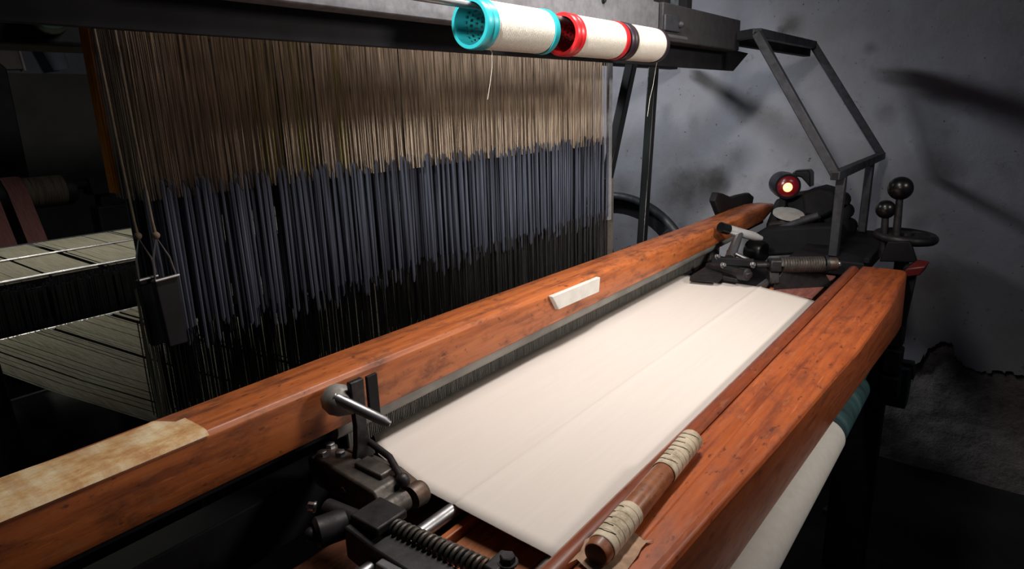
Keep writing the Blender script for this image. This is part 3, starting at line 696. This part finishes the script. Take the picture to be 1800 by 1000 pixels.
# side frame
sf = thing('loom_side_frame', 'dark grimy iron side frame at the far end of the loom', 'frame', (2.95, .8, FLOOR))
build('top_casting', MB().box((2.765,.42,.865), (3.50,.70,.925)), M_DARK, sf, .006)
build('side_plate', MB().prism([(2.80,.30,.64),(2.80,.30,.86),(2.80,1.5,.86),(2.80,1.6,.3),(2.80,.75,.3)], (.10,0,0)), M_DARK, sf, .01)
build('foot_column', MB().box((2.80,.30,FLOOR), (2.90,.46,.66)), M_DARK, sf, .01)
build('rear_column', MB().box((2.80,2.0,FLOOR), (2.90,2.9,1.15)), M_DARK, sf, .01)
build('rear_foot', MB().box((2.80,1.36,FLOOR), (2.90,1.5,.36)), M_DARK, sf, .01)
build('cap_edge', MB().box((2.765,.405,.925), (3.15,.425,.945)), M_DARK, sf, .003)
# lever knobs and hand wheel
def lever(kx, ky, r, base, label):
    k = at(kx, ky, X=2.87)
    t = thing('control_lever', label, 'lever', base)
    build('shaft', MB().tube([base, lerp(base, k, .5), k], [.016, .014, .012], 16), M_IRON, t)
    build('knob', MB().ball(k, r, 28), M_BLACK, t)
lever(1583, 331, .0445, at(1572,452,X=2.84), 'taller black lever with a round ball knob by the hand wheel')
lever(1557, 368, .036, at(1552,452,X=2.86), 'shorter black lever with a round ball knob behind the taller one')
hw = thing('hand_wheel', 'dark horizontal iron hand wheel on a column at the far end of the front beam', 'wheel', (2.93, .31, .86))
wc = at(1591, 416, X=2.93)
build('rim', MB().torus(wc, (0,-.05,1), .096, .018), M_IRON, hw)
build('web', MB().lathe(wc, (0,0,1), [(-.006,0),(-.006,.095),(.006,.095),(.008,.03),(.018,.028),(.018,0)], 40), M_IRON, hw)
build('hub', MB().lathe(wc, (0,0,-1), [(0,0),(0,.04),(.03,.034),(.05,.026),(.24,.026),(.24,0)], 24), M_DARK, hw)
tag(build('lever_quadrant', MB().prism([at(1545,460,X=2.80), at(1560,425,X=2.80), at(1600,425,X=2.80), at(1612,462,X=2.80)], (.03,0,0)), M_DARK, bevel=.005), 'dark notched casting at the foot of the ball-knob levers', 'casting')
# shuttle box and lamp at the far end of the sley
sb = thing('shuttle_box', 'black shuttle box machinery at the far end of the wooden sley', 'machine', (3.4, .8, .6))
def blob(name, pts, X, th, m, bev=.008): build(name, MB().prism([at(x, y, X=X) for x, y in pts], (th, 0, 0)), m, sb, bev)
blob('box_body', [(1345,395),(1362,350),(1430,340),(1462,352),(1470,440),(1340,450)], 3.30, .28, M_DARK, .02)
blob('upper_case', [(1408,345),(1412,337),(1440,330),(1462,336),(1470,345),(1468,372),(1445,384),(1412,378)], 3.22, .16, M_DARK, .015)
blob('binder', [(1345,420),(1350,392),(1385,385),(1430,378),(1432,390),(1372,408)], 3.18, .06, metal_m('dim_brown_iron', (.075,.065,.058), .5, .5, .4), .01)
blob('lower_case', [(1325,412),(1345,400),(1475,395),(1482,412),(1476,444),(1335,452)], 3.05, .10, M_DARK, .015)
for q, (x, y) in enumerate(((1484,372), (1490,398), (1484,420), (1478,352))):
    build('gear_lobe', MB().lathe(at(x, y, X=3.42), (-1,0,0), [(-.03,0),(-.03,.040),(.03,.040),(.03,0)], 14), M_DARK, sb)
build('picker_rod', MB().tube([at(1362,405,X=3.1), at(1440,378,X=3.1)], .016, 14), M_FRAME, sb)
build('white_disc', MB().lathe(at(1386,376,X=3.20), (-.22,-.2,1), [(-.004,0),(-.004,.070),(.004,.070),(.004,0)], 36), plain_m('dull_white_disc', (.36,.36,.35), .6), sb, props={'label': 'pale disc half hidden in the machinery'})
sbk = thing('picker_block', 'dark smeared rubber buffer on top of the far end of the sley', 'buffer', (3.05, 1.05, 1.04))
build('buffer', MB().prism([at(x, y, Y=1.05) for x, y in ((1257,353),(1262,338),(1272,340),(1288,347),(1300,343),(1318,339),(1326,346),(1318,385),(1272,392))], (0,.03,0)), M_DARK, sbk, .006)
lm = thing('indicator_lamp', 'round black lamp glowing red at the far end of the sley', 'lamp', at(1395,345,X=3.28))
lc = at(1394,327,X=3.22); ld = (CAM-lc).normalized(); ld = Vector((ld.x, ld.y, 0)).normalized()
back_ = Vector((1.0,.55,0)).normalized()
build('housing', MB().lathe(lc+Vector((.0,.03,.0)), back_, [(-.03,.046),(-.03,.058),(.02,.062),(.10,.058),(.13,.03),(.13,0)], 32), M_BLACK, lm)
build('hood', MB().prism([at(x, y, X=3.3) for x, y in ((1392,304),(1398,300),(1420,299),(1424,305),(1424,330),(1408,312),(1394,310))], (.08,0,0)), M_BLACK, lm, .006)
build('lens', MB().lathe(lc+Vector((.0,.03,.0)), back_, [(-.044,0),(-.042,.025),(-.036,.042),(-.028,.050),(-.02,.050),(-.02,0)], 32), plain_m('red_lens', (.08,.006,.010), .25, 0, .1, 20, ((1,.02,.04), .05)), lm)
build('bulb', MB().lathe(lc+Vector((-.046,.010,-.002)), back_, [(-.012,0),(-.010,.012),(-.004,.019),(.004,.021),(.010,.015),(.010,0)], 24), plain_m('lit_filament_bulb', (1,.5,.3), .3, 0, 0, 20, ((1,.36,.09), 5)), lm, props={'label': 'glowing orange-white bulb'})
build('bracket', MB().bar(lc+Vector((.05,.05,-.05)), lc+Vector((.06,.05,-.15)), .05, .03), M_DARK, lm, .004)
# drive wheel and posts behind
dw = thing('drive_wheel', 'dark spoked drive wheel half hidden behind the wooden sley', 'wheel', (2.9, 1.62, .2))
dc = Vector((3.08, 1.68, .62))
build('rim', MB().torus(dc, (1,0,0), .455, .022, 72, 12), M_FRAME, dw)
build('flange', MB().lathe(dc, (1,0,0), [(.02,.36),(.02,.43),(.05,.43),(.05,.36)], 64, True), M_DARK, dw)
build('hub', MB().lathe(dc, (1,0,0), [(-.05,0),(-.05,.08),(.08,.08),(.08,0)], 28), M_DARK, dw)
for k in range(6):
    a_ = k*math.pi/3+.3; build('spoke', MB().bar(dc+Vector((0,.06*math.cos(a_),.06*math.sin(a_))), dc+Vector((0,.445*math.cos(a_),.445*math.sin(a_))), .03, .05, (1,0,0)), M_DARK, dw, .006)
def post(name, p, q, w, label): tag(build(name, MB().bar(p, q, w, w), M_BLACK, bevel=.004), label, 'post')
post('frame_post', at(1149,118,Y=1.3), at(1128,380,Y=1.3)-Vector((.12,0,1.46)), .036, 'straight black post between the wall and the hanging cords')
post('slanted_strut', at(1110,112,Y=1.46), at(1072,290,Y=1.46)+(at(1072,290,Y=1.46)-at(1110,112,Y=1.46))*2.55, .042, 'slanting black strut beside the right edge of the hanging cords')
tag(build('power_box', MB().box((at(1575,660,X=2.95).x,.235,.28), (3.05,.345,.455)), M_TEALBOX, bevel=.006), 'small dark teal box under the far end of the front beam', 'box')
tag(build('box_bracket', MB().prism([at(x, y, X=3.0) for x, y in ((1552,632),(1606,640),(1606,668),(1560,662))], (.05,0,0)), plain_m('dim_grey_green_plate', (.05,.06,.055), .6), bevel=.004), 'dim grey bracket plate just above the teal box', 'bracket')
bl = MB()
for i in range(3): bl.box((2.72,.255-.004*i,.62-.11*i), (2.80,.315,.72-.11*i))
tag(build('ratchet_casting', bl, M_DARK, bevel=.008), 'black ratchet casting under the far end of the front beam', 'casting')
wpts = [at(x, y, Z=-.25) for x, y in ((1478,905),(1492,914),(1515,914),(1527,900),(1526,880),(1516,862),(1522,848),(1533,838))]
ww = []
for i in range(len(wpts)-1):
    for k in range(4): ww.append(lerp(wpts[i], wpts[i+1], k/4))
tag(build('floor_wire', MB().tube([p+Vector((0,0,-.042)) for p in ww], .004, 6), M_FRAME), 'thin bent grey wire lying on the dark floor at lower right', 'wire')
tag(build('treadle_bar', MB().bar(at(1450,895,Z=-.26), at(1488,915,Z=-.26), .05, .03), M_FRAME, bevel=.004), 'dim metal bar on the dark floor beside the wire', 'bar')

# ------------------------------------------------------------------ light
def area(name, loc, look, size, energy, col, size_y=None, spread=180):
    l = bpy.data.lights.new(name, 'AREA'); l.energy = energy; l.color = col; l.size = size*K
    if size_y: l.shape = 'RECTANGLE'; l.size_y = size_y*K
    l.spread = math.radians(spread)
    o = bpy.data.objects.new(name, l); COL.objects.link(o); o.location = T(loc)
    o.rotation_euler = (T(look)-T(loc)).to_track_quat('-Z', 'Y').to_euler(); return o
area('work_light', (1.34, .62, 2.40), (1.34, .74, .9), .9, 7.1, (1, .93, .88), .16, 140)
area('aisle_light', (2.0, -.9, 2.15), (1.75, 1.0, 1.22), .5, 3.9, (1, .92, .84), .2, 82)
area('rear_tube', (2.2, 2.9, 2.5), (3.92, 1.65, 1.45), .7, 4.3, (.90, .93, 1), .10, 80)
area('spool_fill', (-1.1, .30, 2.4), (1.25, .9, 1.71), .2, 1.5, (1, .95, .9), .2, 28)  # added narrow fill to brighten the spool tubes, not a lamp of the room
area('warp_fill', (.7, 2.6, 2.2), (.7, 2.5, 1.1), .8, 2.2, (1, .97, .86), .08, 130)  # added light above the warp sheets to brighten them, no fitting there
area('left_fill', (-2.6, 3.8, 2.3), (2.5, 2.6, 1.2), 1.0, 3, (.70, .95, .85), 1.0)  # added fill from out of view, the left wall has no window
w = bpy.data.worlds.new('dim_room'); scene.world = w; w.use_nodes = True
bg = w.node_tree.nodes['Background']; bg.inputs['Color'].default_value = (.40, .45, .85, 1); bg.inputs['Strength'].default_value = .045

# ------------------------------------------------------------------ camera
cd = bpy.data.cameras.new('camera'); cam = bpy.data.objects.new('camera', cd); COL.objects.link(cam)
cd.sensor_fit = 'HORIZONTAL'; cd.sensor_width = 36; cd.lens = 36*F/1800; cd.clip_start = .02
cam.matrix_world = Matrix.Translation(T(CAM)) @ R.to_4x4()
scene.camera = cam
vs_ = scene.view_settings; vs_.view_transform = 'Standard'; vs_.look = 'None'; vs_.gamma = 1; vs_.exposure = 0; vs_.use_curve_mapping = False
for o in bpy.data.objects:
    if '_org' in o: del o['_org']
